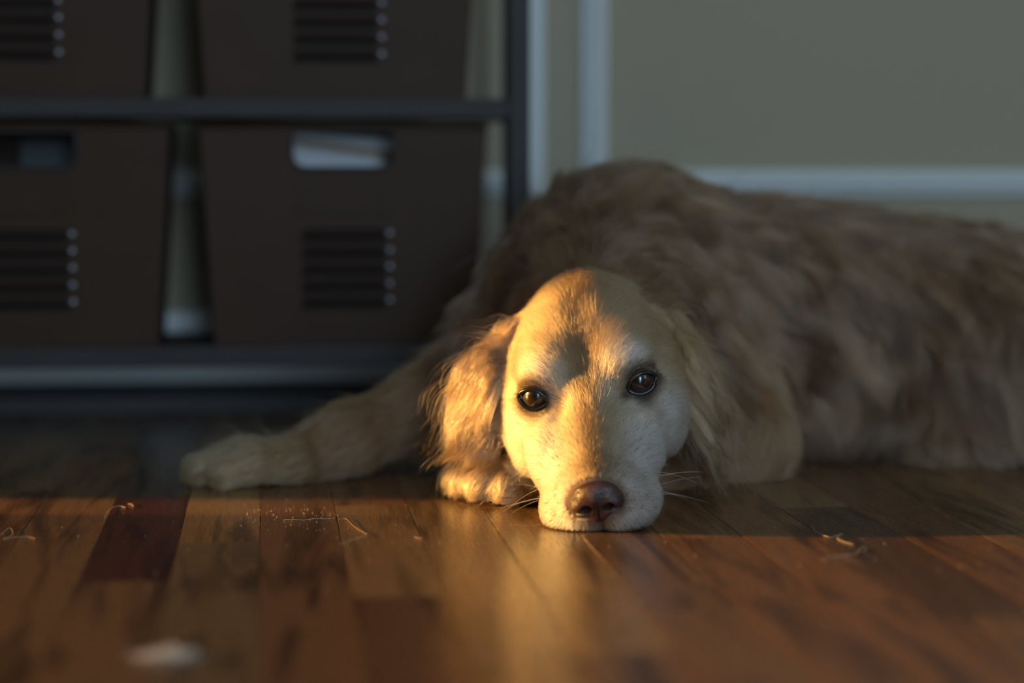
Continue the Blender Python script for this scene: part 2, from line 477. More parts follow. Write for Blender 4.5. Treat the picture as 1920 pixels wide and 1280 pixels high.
# each stands on the bin floor on its lower corner and leans on the one behind it, the last on the back of the bin
bx, bz = spots[0][0], 0.0949
def stand(name, x, y, w, h, t, rot, tilt, mat, label, cat):
    return sheet_stack(name, x, BY + y, bz + w / 2 * math.sin(rot) + t / 2 * abs(math.sin(tilt)), w, h, t, rot, tilt, mat, label, cat)
stand('paper_stack', bx - 0.004, 0.1122, 0.19, 0.194, 0.057, 0.06, -0.03, M_paper, 'stack of white papers standing inside the lower bronze bin', 'papers')
stand('paper_folder', bx - 0.004, 0.0600, 0.165, 0.183, 0.003, 0.13, -0.15, M_kraft, 'thin brown folder leaning in front of the white papers in a bin', 'folder')
stand('paper_sheet', bx - 0.006, 0.0573, 0.165, 0.172, 0.002, 0.16, -0.15, M_paper, 'single white sheet leaning in front of the brown folder in a bin', 'paper')
stand('felt_pouch', spots[1][0] + 0.045, 0.1253, 0.12, 0.195, 0.03, 0.0, -0.03, M_grey, 'flat grey pouch standing inside the bronze bin without papers', 'pouch')
# ------------------------------------------------------------------ the dog: one continuous body from a distance field
# dog frame: x right, y forward from the viewer, z up, metres; rotated by -YAW into the room
DOG_YAW = -YAW
def PX(x, y, d):                  # a photo pixel at forward distance d -> dog frame point
    u = (x - 960) / F; v = (640 - y) / F
    D = np.array([u, math.cos(PITCH) + v * math.sin(PITCH), -math.sin(PITCH) + v * math.cos(PITCH)])
    D = D * (d / D[1]); D[2] += CAM_H
    return D

def rotm(th, ph, ps):
    c, s = math.cos, math.sin
    Rp = np.array([[1,0,0],[0,c(th),-s(th)],[0,s(th),c(th)]])
    Rr = np.array([[c(ph),0,-s(ph)],[0,1,0],[s(ph),0,c(ph)]])
    Ry = np.array([[c(ps),-s(ps),0],[s(ps),c(ps),0],[0,0,1]])
    return Rr @ Ry @ Rp
HR = rotm(0.4282, 0.155, -0.0785)
HT = np.array([0.0617, 1.7224, 0.0703])
def H2D(p): return (np.asarray(p, float) * 0.01) @ HR.T + HT        # head frame in cm -> dog frame
def D2H(p): return ((p - HT) @ HR) * 100.0

def smin(a, b, k):
    h = np.clip(0.5 + 0.5 * (b - a) / k, 0, 1)
    return b * (1 - h) + a * h - k * h * (1 - h)
def smax(a, b, k): return -smin(-a, -b, k)

def ell(p, c, r, R=None):
    q = p - np.asarray(c, p.dtype)
    if R is not None: q = q @ np.asarray(R, p.dtype)
    r = np.asarray(r, p.dtype)
    k0 = np.sqrt(((q / r) ** 2).sum(-1)); k1 = np.sqrt(((q / (r * r)) ** 2).sum(-1)) + 1e-9
    return k0 * (k0 - 1) / k1
def cone(p, a, b, ra, rb, flat=1.0):
    a = np.asarray(a, p.dtype); b = np.asarray(b, p.dtype)
    ab = b - a; t = np.clip(((p - a) @ ab) / (ab @ ab), 0, 1)
    q = p - (a + t[..., None] * ab)
    return np.sqrt((q * q).sum(-1)) - (ra + (rb - ra) * t)

EYE_C = {}
def head_sdf(h):
    """h in head cm -> distance in cm; x sideways, y towards the back, z up; nose at (0,-11.3,0)"""
    hx = h.copy(); hx[..., 0] = np.abs(hx[..., 0])          # symmetric
    d = ell(h, (0, 6.0, 0.6), (6.6, 7.8, 5.0))
    d = smin(d, ell(hx, (2.75, 4.4, 2.5), (2.85, 4.6, 3.3)), 0.75)     # frontal bones
    d = smin(d, cone(h, (0, -2.5, 0.6), (0, 5.0, 3.5), 1.5, 1.7), 1.3)  # gentle stop
    d = smin(d, ell(h, (0, 9.3, 3.7), (4.0, 4.2, 3.5)), 1.8)         # occiput
    d = smin(d, ell(hx, (4.9, 3.3, -1.4), (2.2, 4.9, 3.6)), 1.6)      # cheek
    d = smin(d, ell(h, (0, 4.0, -5.2), (4.6, 6.0, 3.4)), 1.6)          # throat, brought low to stop sun passing below the jaw
    m = ell(h, (0, -4.6, -0.9), (3.35, 7.0, 2.9))                     # muzzle
    m = smin(m, ell(hx, (2.5, -2.6, -1.2), (2.6, 4.2, 2.6)), 1.2)     # root of the muzzle
    m = smin(m, cone(h, (0, -9.6, 0.3), (0, -0.6, 0.9), 1.55, 1.7), 1.2)
    m = smin(m, ell(hx, (1.2, -8.7, -0.8), (2.2, 2.2, 2.1)), 1.0)
    m = smin(m, ell(hx, (2.4, -7.6, -2.4), (2.1, 3.0, 1.9)), 0.9)    # flews
    m = smin(m, ell(hx, (1.15, -9.5, -2.6), (1.9, 1.7, 1.35)), 0.7)   # lip below the nose
    m = smin(m, ell(h, (0, -4.6, -3.4), (2.5, 5.2, 1.5)), 1.0)        # lower jaw
    m = smin(m, ell(h, (0, -1.5, -4.5), (3.3, 4.0, 2.4)), 1.2)        # filling under the jaw, added to close a sun leak
    d = smin(d, m, 1.5)
    d = smin(d, ell(hx, (3.4, 2.0, 3.7), (1.5, 1.3, 1.0)), 1.2)       # brow
    d = smin(d, ell(hx, (3.6, -1.9, 0.1), (1.5, 2.3, 1.5)), 1.4)      # cheekbone below the eye
    d = smax(d, -ell(hx, (2.45, -1.7, 2.7), (0.75, 1.0, 0.6)), 0.9)   # inner corner hollow
    d = smax(d, -ell(h, (0, -11.15, 0.0), (1.45, 1.3, 1.2)), 0.4)     # bed of the nose
    d = smax(d, -ell(h, (0, -11.2, -2.9), (0.10, 1.6, 1.4)), 0.35)    # lip cleft
    x, y, z = h[..., 0], h[..., 1], h[..., 2]
    d = d + 0.46 * np.exp(-(x / 1.05) ** 2) * np.clip((y + 1.2) / 2.5, 0, 1) * np.clip((10 - y) / 4, 0, 1) * np.clip(z - 2, 0, 1)   # furrow of the forehead
    return d

EYE = np.array([3.9, 0.90, 2.55])      # eyeball centre (cm, mirrored)
EYE_R = 1.28
EYE_DIR = np.array([0.30, -0.93, 0.22]); EYE_DIR /= np.linalg.norm(EYE_DIR)

def ear_parts(side):
    if side < 0:
        return [(PX(962, 640, 1.785), PX(918, 720, 1.775), 0.014, 0.021), (PX(918, 720, 1.775), PX(900, 785, 1.772), 0.021, 0.013)]
    return [(PX(1262, 622, 1.800), PX(1300, 715, 1.795), 0.014, 0.021), (PX(1300, 715, 1.795), PX(1328, 815, 1.790), 0.021, 0.014)]
def ear_sdf(p, side):
    d = None
    # flap: thin along its own normal
    nrm = np.array([0.55 * side, -0.83, 0.05]); nrm /= np.linalg.norm(nrm)
    for a, b, ra, rb in ear_parts(side):
        ab = b - a; t = np.clip(((p - a) @ ab) / (ab @ ab), 0, 1)
        q = p - (a + t[..., None] * ab)
        n_ = q @ nrm
        q = q + (n_ * 1.3)[..., None] * nrm        # squash
        e = (np.sqrt((q * q).sum(-1)) - (ra + (rb - ra) * t)) * 0.62
        d = e if d is None else smin(d, e, 0.008)
    return d

def P3(x, y, d): return PX(x, y, d)
LEG_L = [  # dog's right foreleg, stretched out to the side: (a, b, ra, rb)
    (P3(930, 680, 2.00), P3(800, 766, 1.965), 0.048, 0.035),
    (P3(800, 766, 1.965), P3(650, 826, 1.925), 0.033, 0.026),
    (P3(650, 822, 1.925), P3(570, 858, 1.905), 0.028, 0.024),
]
LEG_R = [  # dog's left foreleg, folded under the head
    (P3(1310, 680, 2.00), P3(1395, 830, 1.935), 0.070, 0.042),
    (P3(1395, 832, 1.935), P3(1200, 880, 1.870), 0.038, 0.032),
    (P3(1200, 885, 1.870), P3(1010, 905, 1.815), 0.032, 0.026),
]
def paw(base, tip, side_dir, w, toe_r, n=4, drop=0.0):
    """metacarpal pad plus four toes with two bends; returns cones"""
    base = np.asarray(base); tip = np.asarray(tip); out = []
    ax = tip - base; L = np.linalg.norm(ax); ax = ax / L
    s = np.asarray(side_dir, float); s -= ax * (s @ ax); s /= np.linalg.norm(s)
    for i in range(n):
        u = (i - (n - 1) / 2) / ((n - 1) / 2)
        a = base + s * u * w * 0.62
        reach = L * (1.0 if abs(u) < 0.5 else 0.82)
        mid = base + ax * reach * 0.58 + s * u * w * 0.95 + np.array([0, 0, 0.006])
        end = base + ax * reach + s * u * w * 1.08
        end[2] = max(toe_r * 0.92, end[2] - 0.006)
        out.append((a, mid, toe_r * 1.15, toe_r * 1.05)); out.append((mid, end, toe_r * 1.05, toe_r * 0.88))
    return out
PAW_L = paw(P3(545, 864, 1.900), P3(378, 884, 1.875), (0.25, -1, 0), 0.025, 0.0138)
PAW_R = paw(P3(985, 905, 1.812), P3(893, 925, 1.780), (0.45, -0.55, 0.0), 0.027, 0.0150)
HIND = [(P3(1960, 700, 2.10), P3(1760, 800, 2.05), 0.075, 0.045), (P3(1760, 830, 2.06), P3(1930, 850, 2.03), 0.036, 0.026), (P3(1930, 850, 2.03), P3(1740, 862, 2.005), 0.026, 0.024)]
TAIL = [((0.60, 2.14, 0.07), (0.72, 2.10, 0.035), 0.035, 0.026), ((0.72, 2.10, 0.035), (0.80, 1.98, 0.022), 0.026, 0.018)]

def legs_sdf(p):
    d = None
    for grp, k in ((LEG_L, 0.02), (PAW_L, 0.0045), (LEG_R, 0.02), (PAW_R, 0.0045), (HIND, 0.02), (TAIL, 0.02)):
        g = None
        for a, b, ra, rb in grp:
            e = cone(p, a, b, ra, rb); g = e if g is None else smin(g, e, k)
        d = g if d is None else smin(d, g, 0.010)
    return d
def E3(x, y, d, r): return (PX(x, y, d), r)
BODY = [
    E3(1370, 605, 2.120, (0.200, 0.125, 0.113)),     # ribcage
    E3(1200, 560, 2.070, (0.100, 0.100, 0.085)),     # withers
    E3(1310, 650, 2.030, (0.100, 0.080, 0.090)),     # near shoulder
    E3(1035, 640, 2.010, (0.068, 0.085, 0.085)),     # far shoulder, left of the head
    E3(1110, 740, 1.960, (0.110, 0.090, 0.070)),     # breast behind the head
    E3(1600, 600, 2.150, (0.190, 0.120, 0.095)),     # loin
    E3(1800, 640, 2.160, (0.150, 0.125, 0.100)),     # rump
    E3(1600, 790, 2.110, (0.260, 0.100, 0.050)),     # belly
    E3(1870, 720, 2.085, (0.110, 0.085, 0.090)),     # thigh
    E3(1950, 690, 2.160, (0.110, 0.110, 0.085)),
]
NECK = (H2D((0, 8.5, 0.5)), P3(1170, 520, 2.04), 0.058, 0.095)
def body_sdf(p):
    d = None
    for c, r in BODY:
        e = ell(p, c, r); d = e if d is None else smin(d, e, 0.035)
    return smin(d, cone(p, *NECK), 0.045)

def parts_sdf(p):
    h = head_sdf(D2H(p)) * 0.01
    return h, ear_sdf(p, -1), ear_sdf(p, 1), body_sdf(p), legs_sdf(p)
def dog_sdf(p):
    h, e1, e2, b, l = parts_sdf(p)
    h = smin(smin(h, e1, 0.014), e2, 0.014)
    d = smin(smin(b, l, 0.022), h, 0.020)
    # eye openings
    hh = D2H(p); hx = hh.copy(); hx[..., 0] = np.abs(hx[..., 0])
    q = hx - (EYE + EYE_DIR * 1.1)
    U = np.array([0.90, 0.36, 0.14]); U -= EYE_DIR * (U @ EYE_DIR); U /= np.linalg.norm(U)
    W = np.cross(EYE_DIR, U); W /= np.linalg.norm(W)
    e = (np.sqrt(((q @ U) / 1.24) ** 2 + ((q @ W) / 0.81) ** 2 + ((q @ EYE_DIR) / 1.6) ** 2) - 1) * 0.8 * 0.01
    d = smax(d, -e, 0.002)
    d = smax(d, -(p[..., 2] + 0.0005), 0.003)                # flattened where it lies on the floor
    return d
EYE_U = np.array([0.90, 0.36, 0.14]); EYE_U -= EYE_DIR * (EYE_U @ EYE_DIR); EYE_U /= np.linalg.norm(EYE_U)
EYE_W = np.cross(EYE_DIR, EYE_U)

def axis(*segs):
    out = []
    for a, b, s in segs: out.append(np.arange(a, b - 1e-9, s))
    return np.concatenate(out + [[segs[-1][1]]])

def grid_eval(fn, xs, ys, zs, chunk=40):
    out = np.empty((len(xs), len(ys), len(zs)), np.float32)
    Yg, Zg = np.meshgrid(ys, zs, indexing='ij')
    for i in range(0, len(xs), chunk):
        x = xs[i:i + chunk]
        p = np.empty((len(x), len(ys), len(zs), 3), np.float32)
        p[..., 0] = x[:, None, None]; p[..., 1] = Yg[None]; p[..., 2] = Zg[None]
        out[i:i + chunk] = fn(p)
    return out

def surface_nets(Fv, xs, ys, zs):
    s = Fv < 0
    nx, ny, nz = Fv.shape
    cnt = np.zeros((nx - 1, ny - 1, nz - 1), np.int8)
    for a in (0, 1):
        for b in (0, 1):
            for c in (0, 1): cnt += s[a:nx - 1 + a, b:ny - 1 + b, c:nz - 1 + c]
    act = np.argwhere((cnt > 0) & (cnt < 8))
    idx = -np.ones(cnt.shape, np.int64); idx[act[:, 0], act[:, 1], act[:, 2]] = np.arange(len(act))
    A = [xs, ys, zs]
    pos = np.zeros((len(act), 3)); num = np.zeros(len(act))
    corners = [(a, b, c) for a in (0, 1) for b in (0, 1) for c in (0, 1)]
    for i, c0 in enumerate(corners):
        for c1 in corners[i + 1:]:
            if sum(abs(u - v) for u, v in zip(c0, c1)) != 1: continue
            g0 = act + c0; g1 = act + c1
            f0 = Fv[g0[:, 0], g0[:, 1], g0[:, 2]]; f1 = Fv[g1[:, 0], g1[:, 1], g1[:, 2]]
            m = (f0 < 0) != (f1 < 0)
            t = (f0[m] / (f0[m] - f1[m]))[:, None]
            p0 = np.stack([A[k][g0[m, k]] for k in range(3)], 1); p1 = np.stack([A[k][g1[m, k]] for k in range(3)], 1)
            pos[m] += p0 + t * (p1 - p0); num[m] += 1
    pos /= num[:, None]
    faces = []
    for ax in range(3):
        sl0 = [slice(None)] * 3; sl1 = [slice(None)] * 3
        sl0[ax] = slice(0, -1); sl1[ax] = slice(1, None)
        ch = s[tuple(sl0)] != s[tuple(sl1)]
        e = np.argwhere(ch)
        o1, o2 = [(1, 2), (2, 0), (0, 1)][ax]
        ok = (e[:, o1] > 0) & (e[:, o2] > 0) & (e[:, o1] < Fv.shape[o1] - 1) & (e[:, o2] < Fv.shape[o2] - 1)
        e = e[ok]
        neg = s[e[:, 0], e[:, 1], e[:, 2]]
        def cell(d1, d2):
            c = e.copy(); c[:, o1] -= d1; c[:, o2] -= d2
            return idx[c[:, 0], c[:, 1], c[:, 2]]
        q = np.stack([cell(1, 1), cell(0, 1), cell(0, 0), cell(1, 0)], 1)
        q[~neg] = q[~neg][:, ::-1]
        faces.append(q)
    return pos, np.concatenate(faces)

def grad(fn, p, e=1e-3):
    g = np.empty(p.shape)
    for k in range(3):
        o = np.zeros(3); o[k] = e
        g[:, k] = (fn(p + o) - fn(p - o)) / (2 * e)
    return g

GX = axis((-0.30, -0.085, 0.0045), (-0.085, 0.145, 0.0028), (0.145, 0.86, 0.008))
GY = axis((1.58, 1.86, 0.0028), (1.86, 1.95, 0.0045), (1.95, 2.34, 0.008))
GZ = axis((-0.012, 0.19, 0.0028), (0.19, 0.31, 0.007))
FV = grid_eval(dog_sdf, GX, GY, GZ)
V, Q = surface_nets(FV, GX, GY, GZ)
for _ in range(2):
    f = dog_sdf(V); g = grad(dog_sdf, V, 8e-4); gl = (g * g).sum(1) + 1e-6
    V = V - np.clip(f / gl, -0.003, 0.003)[:, None] * g
NRM = grad(dog_sdf, V, 1.5e-3); NRM /= np.linalg.norm(NRM, axis=1)[:, None] + 1e-9

dog = empty('dog', (0, 0, 0), DOG_YAW)
tag(dog, 'golden retriever lying on the wooden floor with its chin down', 'dog')

def np_mesh(name, v, f, mat, parent, smooth=True):
    me = bpy.data.meshes.new(name)
    f = np.asarray(f, np.int32); n = f.shape[1]
    me.vertices.add(len(v)); me.vertices.foreach_set('co', np.asarray(v, np.float32).ravel())
    me.loops.add(f.size); me.loops.foreach_set('vertex_index', f.ravel())
    me.polygons.add(len(f)); me.polygons.foreach_set('loop_start', np.arange(0, f.size, n, dtype=np.int32))
    me.polygons.foreach_set('loop_total', np.full(len(f), n, np.int32))
    me.update(calc_edges=True); me.validate()
    if smooth: me.polygons.foreach_set('use_smooth', [True] * len(me.polygons))
    return mesh_obj(name, me, mat, parent)

M_skin = simple_mat('dog_skin_undercoat', (0.14, 0.085, 0.05), 0.8, noise=0.15, nscale=80)
body_o = np_mesh('body', V, Q, M_skin, dog)

# ---- eyes
def eye_mat():
    m, nt, N, L, b = new_mat('dog_eye')
    tc = N.new('ShaderNodeTexCoord'); sp = N.new('ShaderNodeSeparateXYZ'); L.new(tc.outputs['Object'], sp.inputs[0])
    # object z axis = gaze; angle from the axis
    ln = N.new('ShaderNodeVectorMath'); ln.operation = 'LENGTH'; L.new(tc.outputs['Object'], ln.inputs[0])
    dv = N.new('ShaderNodeMath'); dv.operation = 'DIVIDE'; L.new(sp.outputs['Z'], dv.inputs[0]); L.new(ln.outputs['Value'], dv.inputs[1])
    ac = N.new('ShaderNodeMath'); ac.operation = 'ARCCOSINE'; L.new(dv.outputs[0], ac.inputs[0])
    r = N.new('ShaderNodeValToRGB'); L.new(ac.outputs[0], r.inputs[0])
    e = r.color_ramp.elements
    e[0].position = 0.0; e[0].color = (0.003, 0.003, 0.003, 1)
    e[1].position = 0.30; e[1].color = (0.003, 0.003, 0.003, 1)
    for pos, c in ((0.36, (0.020, 0.008, 0.004, 1)), (0.62, (0.040, 0.015, 0.007, 1)), (0.72, (0.012, 0.006, 0.004, 1)), (0.80, (0.05, 0.035, 0.03, 1))):
        q = e.new(pos); q.color = c
    L.new(r.outputs[0], b.inputs['Base Color'])
    b.inputs['Roughness'].default_value = 0.25; b.inputs['Coat Weight'].default_value = 1.0; b.inputs['Coat Roughness'].default_value = 0.02
    return m
M_eye = eye_mat()
M_lid = simple_mat('dog_eyelid_rim', (0.012, 0.009, 0.008), 0.3, noise=0.2, nscale=400)
def hdir(v): return HR @ np.asarray(v, float)
for s in (-1, 1):
    mir = np.array([s, 1, 1.0])
    c = H2D(EYE * mir)
    bm = bmesh.new(); bmesh.ops.create_uvsphere(bm, u_segments=40, v_segments=24, radius=EYE_R * 0.01)
    for v in bm.verts:             # cornea bulge
        if v.co.z > 0.0085: v.co.z += (v.co.z - 0.0085) * 0.35
    me = bpy.data.meshes.new('eyeball'); bm.to_mesh(me); bm.free()
    me.polygons.foreach_set('use_smooth', [True] * len(me.polygons))
    o = mesh_obj('eyeball', me, M_eye, dog)
    gaze = np.array([0.0 if s < 0 else 0.02, -1.0, 0.16]); gaze = gaze / np.linalg.norm(gaze)
    o.location = c; o.rotation_euler = Vector(gaze).to_track_quat('Z', 'Y').to_euler()
    # eyelid rim: closed almond loop lying on the eyeball
    U, W, D = EYE_U * mir, EYE_W * mir, EYE_DIR * mir
    pts = []
    for i in range(36):
        a = 2 * PI * i / 36
        u = 1.16 * math.cos(a); w = 0.78 * math.sin(a) * (1 - 0.25 * abs(math.cos(a)) ** 3)
        rr = EYE_R + 0.10
        dep = math.sqrt(max(0.05, rr * rr - u * u * 0.8 - w * w))
        pts.append(H2D(EYE * mir + U * u + W * w + D * dep))
    tube('eyelid', pts, 0.0017, M_lid, dog, 8, True)

# ---- nose leather
def nose_sdf(h):
    hx = h.copy(); hx[..., 0] = np.abs(hx[..., 0])
    d = ell(h, (0, -10.75, 0.25), (1.75, 1.05, 1.25))
    d = smin(d, ell(hx, (1.15, -10.75, -0.25), (0.85, 0.95, 0.85)), 0.4)
    d = smin(d, ell(h, (0, -10.9, -0.95), (0.85, 0.80, 0.75)), 0.5)
    d = smax(d, -cone(hx, (0.76, -12.2, -0.36), (0.92, -10.6, -0.10), 0.42, 0.34), 0.16)      # nostril
    d = smax(d, -cone(hx, (0.95, -11.7, -0.50), (1.95, -11.1, -0.62), 0.20, 0.08), 0.14)      # its slit
    d = smax(d, -ell(h, (0, -11.9, -1.0), (0.06, 0.45, 1.0)), 0.12)    # groove
    return d
nx_ = np.arange(-2.4, 2.41, 0.07); ny_ = np.arange(-12.2, -9.3, 0.07); nz_ = np.arange(-2.0, 1.9, 0.07)
NF = grid_eval(nose_sdf, nx_, ny_, nz_)
NV, NQ = surface_nets(NF, nx_, ny_, nz_)
for _ in range(2):
    f = nose_sdf(NV); g = grad(nose_sdf, NV, 0.02); NV = NV - np.clip(f / ((g * g).sum(1) + 1e-6), -0.1, 0.1)[:, None] * g
def nose_mat():
    m, nt, N, L, b = new_mat('dog_nose_leather')
    tc = N.new('ShaderNodeTexCoord'); vo = N.new('ShaderNodeTexVoronoi'); vo.inputs['Scale'].default_value = 900
    vo.feature = 'DISTANCE_TO_EDGE'
    L.new(tc.outputs['Object'], vo.inputs['Vector'])
    nz = N.new('ShaderNodeTexNoise'); nz.inputs['Scale'].default_value = 90; L.new(tc.outputs['Object'], nz.inputs['Vector'])
    r = N.new('ShaderNodeValToRGB'); r.color_ramp.elements[0].position = 0.35; r.color_ramp.elements[1].position = 0.65
    r.color_ramp.elements[0].color = (0.026, 0.012, 0.009, 1); r.color_ramp.elements[1].color = (0.085, 0.034, 0.020, 1)
    L.new(nz.outputs['Fac'], r.inputs[0]); L.new(r.outputs[0], b.inputs['Base Color'])
    b.inputs['Roughness'].default_value = 0.32; b.inputs['Specular IOR Level'].default_value = 0.6
    bp = N.new('ShaderNodeBump'); bp.inputs['Strength'].default_value = 0.8; bp.inputs['Distance'].default_value = 0.0005
    L.new(vo.outputs['Distance'], bp.inputs['Height']); L.new(bp.outputs[0], b.inputs['Normal'])
    return m
np_mesh('nose', H2D(NV), NQ, nose_mat(), dog)
# ------------------------------------------------------------------ fur
R_ = np.random.default_rng(5)
tri = np.concatenate([Q[:, [0, 1, 2]], Q[:, [0, 2, 3]]])
A_ = V[tri[:, 0]]; B_ = V[tri[:, 1]]; C_ = V[tri[:, 2]]
AREA = 0.5 * np.linalg.norm(np.cross(B_ - A_, C_ - A_), axis=1)
CEN = (A_ + B_ + C_) / 3

def interp_sdf(p):
    """distance and normal from the grid, trilinear"""
    ii = []; tt = []
    for k, ax in enumerate((GX, GY, GZ)):
        i = np.clip(np.searchsorted(ax, p[:, k]) - 1, 0, len(ax) - 2)
        ii.append(i); tt.append(np.clip((p[:, k] - ax[i]) / (ax[i + 1] - ax[i]), 0, 1))
    out = np.zeros(len(p)); g = np.zeros((len(p), 3))
    c = {}
    for a in (0, 1):
        for b in (0, 1):
            for e in (0, 1): c[a, b, e] = FV[ii[0] + a, ii[1] + b, ii[2] + e].astype(float)
    tx, ty, tz = tt
    w = lambda t, a: t if a else 1 - t
    for (a, b, e), f in c.items():
        out += f * w(tx, a) * w(ty, b) * w(tz, e)
        g[:, 0] += f * (1 if a else -1) * w(ty, b) * w(tz, e)
        g[:, 1] += f * (1 if b else -1) * w(tx, a) * w(tz, e)
        g[:, 2] += f * (1 if e else -1) * w(tx, a) * w(ty, b)
    for k, ax in enumerate((GX, GY, GZ)): g[:, k] /= (ax[ii[k] + 1] - ax[ii[k]])
    g /= np.linalg.norm(g, axis=1)[:, None] + 1e-9
    return out, g

# lookup noise: sum of random waves (coherent in space)
def waves(p, scale, seed, n=6):
    r = np.random.default_rng(seed); out = np.zeros(len(p))
    for _ in range(n):
        k = r.normal(size=3); k *= r.uniform(0.6, 1.5) / np.linalg.norm(k) * (2 * PI / scale)
        out += np.sin(p @ k + r.uniform(0, 6.28))
    return out / math.sqrt(n)

# groom guides: (position, direction) ; head ones in the head frame
HG = []
def hg(x, y, z, dx, dy, dz):
    HG.append((H2D((x, y, z)), hdir((dx, dy, dz))))
    if x: HG.append((H2D((-x, y, z)), hdir((-dx, dy, dz))))
hg(0, -10, 1.7, 0, 1, .3); hg(1.2, -9.5, 1.5, .5, .9, .2); hg(2.9, -9, 0, .5, .8, -.45); hg(3.4, -7, -2, .4, .7, -.7)
hg(1.6, -10.4, -2.2, .6, .3, -.9); hg(0.4, -10.6, -2.6, .25, 0, -1); hg(3.8, -6.5, -3.5, .3, .6, -.8)
hg(0, -6, 2.2, 0, 1, .25); hg(1.7, -6, 1.8, .3, 1, .1); hg(3.6, -5, 0, .35, .9, -.3); hg(4.3, -4, -2.5, .2, .8, -.6)
hg(0, -2, 2.8, 0, .75, .7); hg(1.2, -1, 3.4, .35, .6, .7); hg(0, 1, 4.8, 0, .7, .7); hg(1.5, 1.5, 5.3, .5, .7, .5)
hg(3.2, 0.2, 4.4, .65, .3, .75); hg(4.6, 1.2, 4.2, .85, .5, .2); hg(2.4, -1.8, 2.2, .6, .5, -.6); hg(3.9, -2, 0.8, .5, .75, -.45)
hg(5.2, 0, 1.5, .5, .85, -.25); hg(5.6, 2, -.8, .25, .8, -.6); hg(5.8, 3.5, -3.5, .1, .5, -.85); hg(6.2, 4, 1.8, .5, .7, -.5)
hg(3.2, 4.5, 5.8, .6, .8, .1); hg(0, 5, 6.2, 0, 1, .3); hg(5.4, 5, 4, .8, .5, -.4); hg(0, 10, 6.2, 0, 1, .25); hg(4, 9.5, 4.6, .75, .6, -.3)
hg(3, 12, 2, .8, .5, -.2)
BG = []
def bgd(x, y, d, vx, vy, vz): BG.append((PX(x, y, d), np.array([vx, vy, vz], float)))
bgd(1100, 500, 1.90, .1, .9, .25); bgd(1000, 520, 1.92, -.5, .4, .2); bgd(1200, 500, 1.92, .7, .3, .1); bgd(1270, 560, 1.92, .8, 0, -.55)
bgd(1330, 640, 1.95, .45, 0, -.9); bgd(1200, 380, 2.02, .6, .3, .1); bgd(1060, 400, 2.02, .1, .3, .4); bgd(960, 460, 2.0, -.55, .1, -.3)
bgd(900, 560, 1.98, -.55, -.05, -.8); bgd(860, 660, 1.96, -.4, -.1, -.9); bgd(1350, 400, 2.04, .85, .1, -.35); bgd(1420, 520, 2.0, .6, -.05, -.75)
bgd(1440, 700, 1.97, .3, -.1, -.95); bgd(1500, 400, 2.08, .95, .05, -.3); bgd(1550, 560, 2.03, .65, -.05, -.75); bgd(1550, 750, 2.0, .25, -.1, -.97)
bgd(1700, 420, 2.1, .95, 0, -.3); bgd(1700, 560, 2.04, .35, -.1, -.9); bgd(1680, 760, 2.0, -.25, -.1, -.97); bgd(1850, 450, 2.1, .85, 0, -.5)
bgd(1850, 620, 2.02, .1, -.1, -1); bgd(1830, 800, 2.0, -.35, -.1, -.9); bgd(2000, 600, 2.05, .6, 0, -.8); bgd(1250, 800, 1.9, .2, -.3, -.9); bgd(960, 800, 1.88, -.2, -.3, -.9)
for x_ in (1300, 1600, 1900): BG.append((np.array([(x_ - 960) / F * 2.2, 2.26, 0.14]), np.array([.6, .2, -.75])))
for a, b, ra, rb in LEG_L + PAW_L + LEG_R + PAW_R + HIND + TAIL:
    a = np.asarray(a); b = np.asarray(b); t_ = (b - a) / np.linalg.norm(b - a); BG.append(((np.asarray(a) + b) / 2 + np.array([0, -0.01, ra * .5]), t_ + np.array([0, 0, -.25])))
EG = {s: [((np.asarray(a) + b) / 2, (b - a) / np.linalg.norm(b - a)) for a, b, ra, rb in ear_parts(s)] for s in (-1, 1)}

def flow(p, guides, eps):
    out = np.zeros(p.shape)
    for gp, gd in guides:
        w = 1.0 / (((p - gp) ** 2).sum(1) + eps * eps) ** 2.0
        out += w[:, None] * (gd / np.linalg.norm(gd))
    return out / (np.linalg.norm(out, axis=1)[:, None] + 1e-12)

def region(p):
    """soft membership: head, ear left, ear right, body, legs"""
    ds = np.stack(parts_sdf(p), 1)
    w = np.exp(-np.clip(ds, -0.01, 1) / 0.006)
    return w / w.sum(1)[:, None]

def ramp(x, a, b): return np.clip((x - a) / (b - a), 0, 1)
def mixc(c0, c1, t): return c0 * (1 - t[:, None]) + np.asarray(c1) * t[:, None]

CREAM = np.array([0.50, 0.38, 0.24]); WHITE = np.array([0.68, 0.63, 0.55]); GOLD = np.array([0.26, 0.15, 0.070]); TAN = np.array([0.105, 0.058, 0.028]); DARK = np.array([0.012, 0.008, 0.006]); COAT_A = np.array([0.200, 0.122, 0.072]); COAT_B = np.array([0.082, 0.047, 0.029])

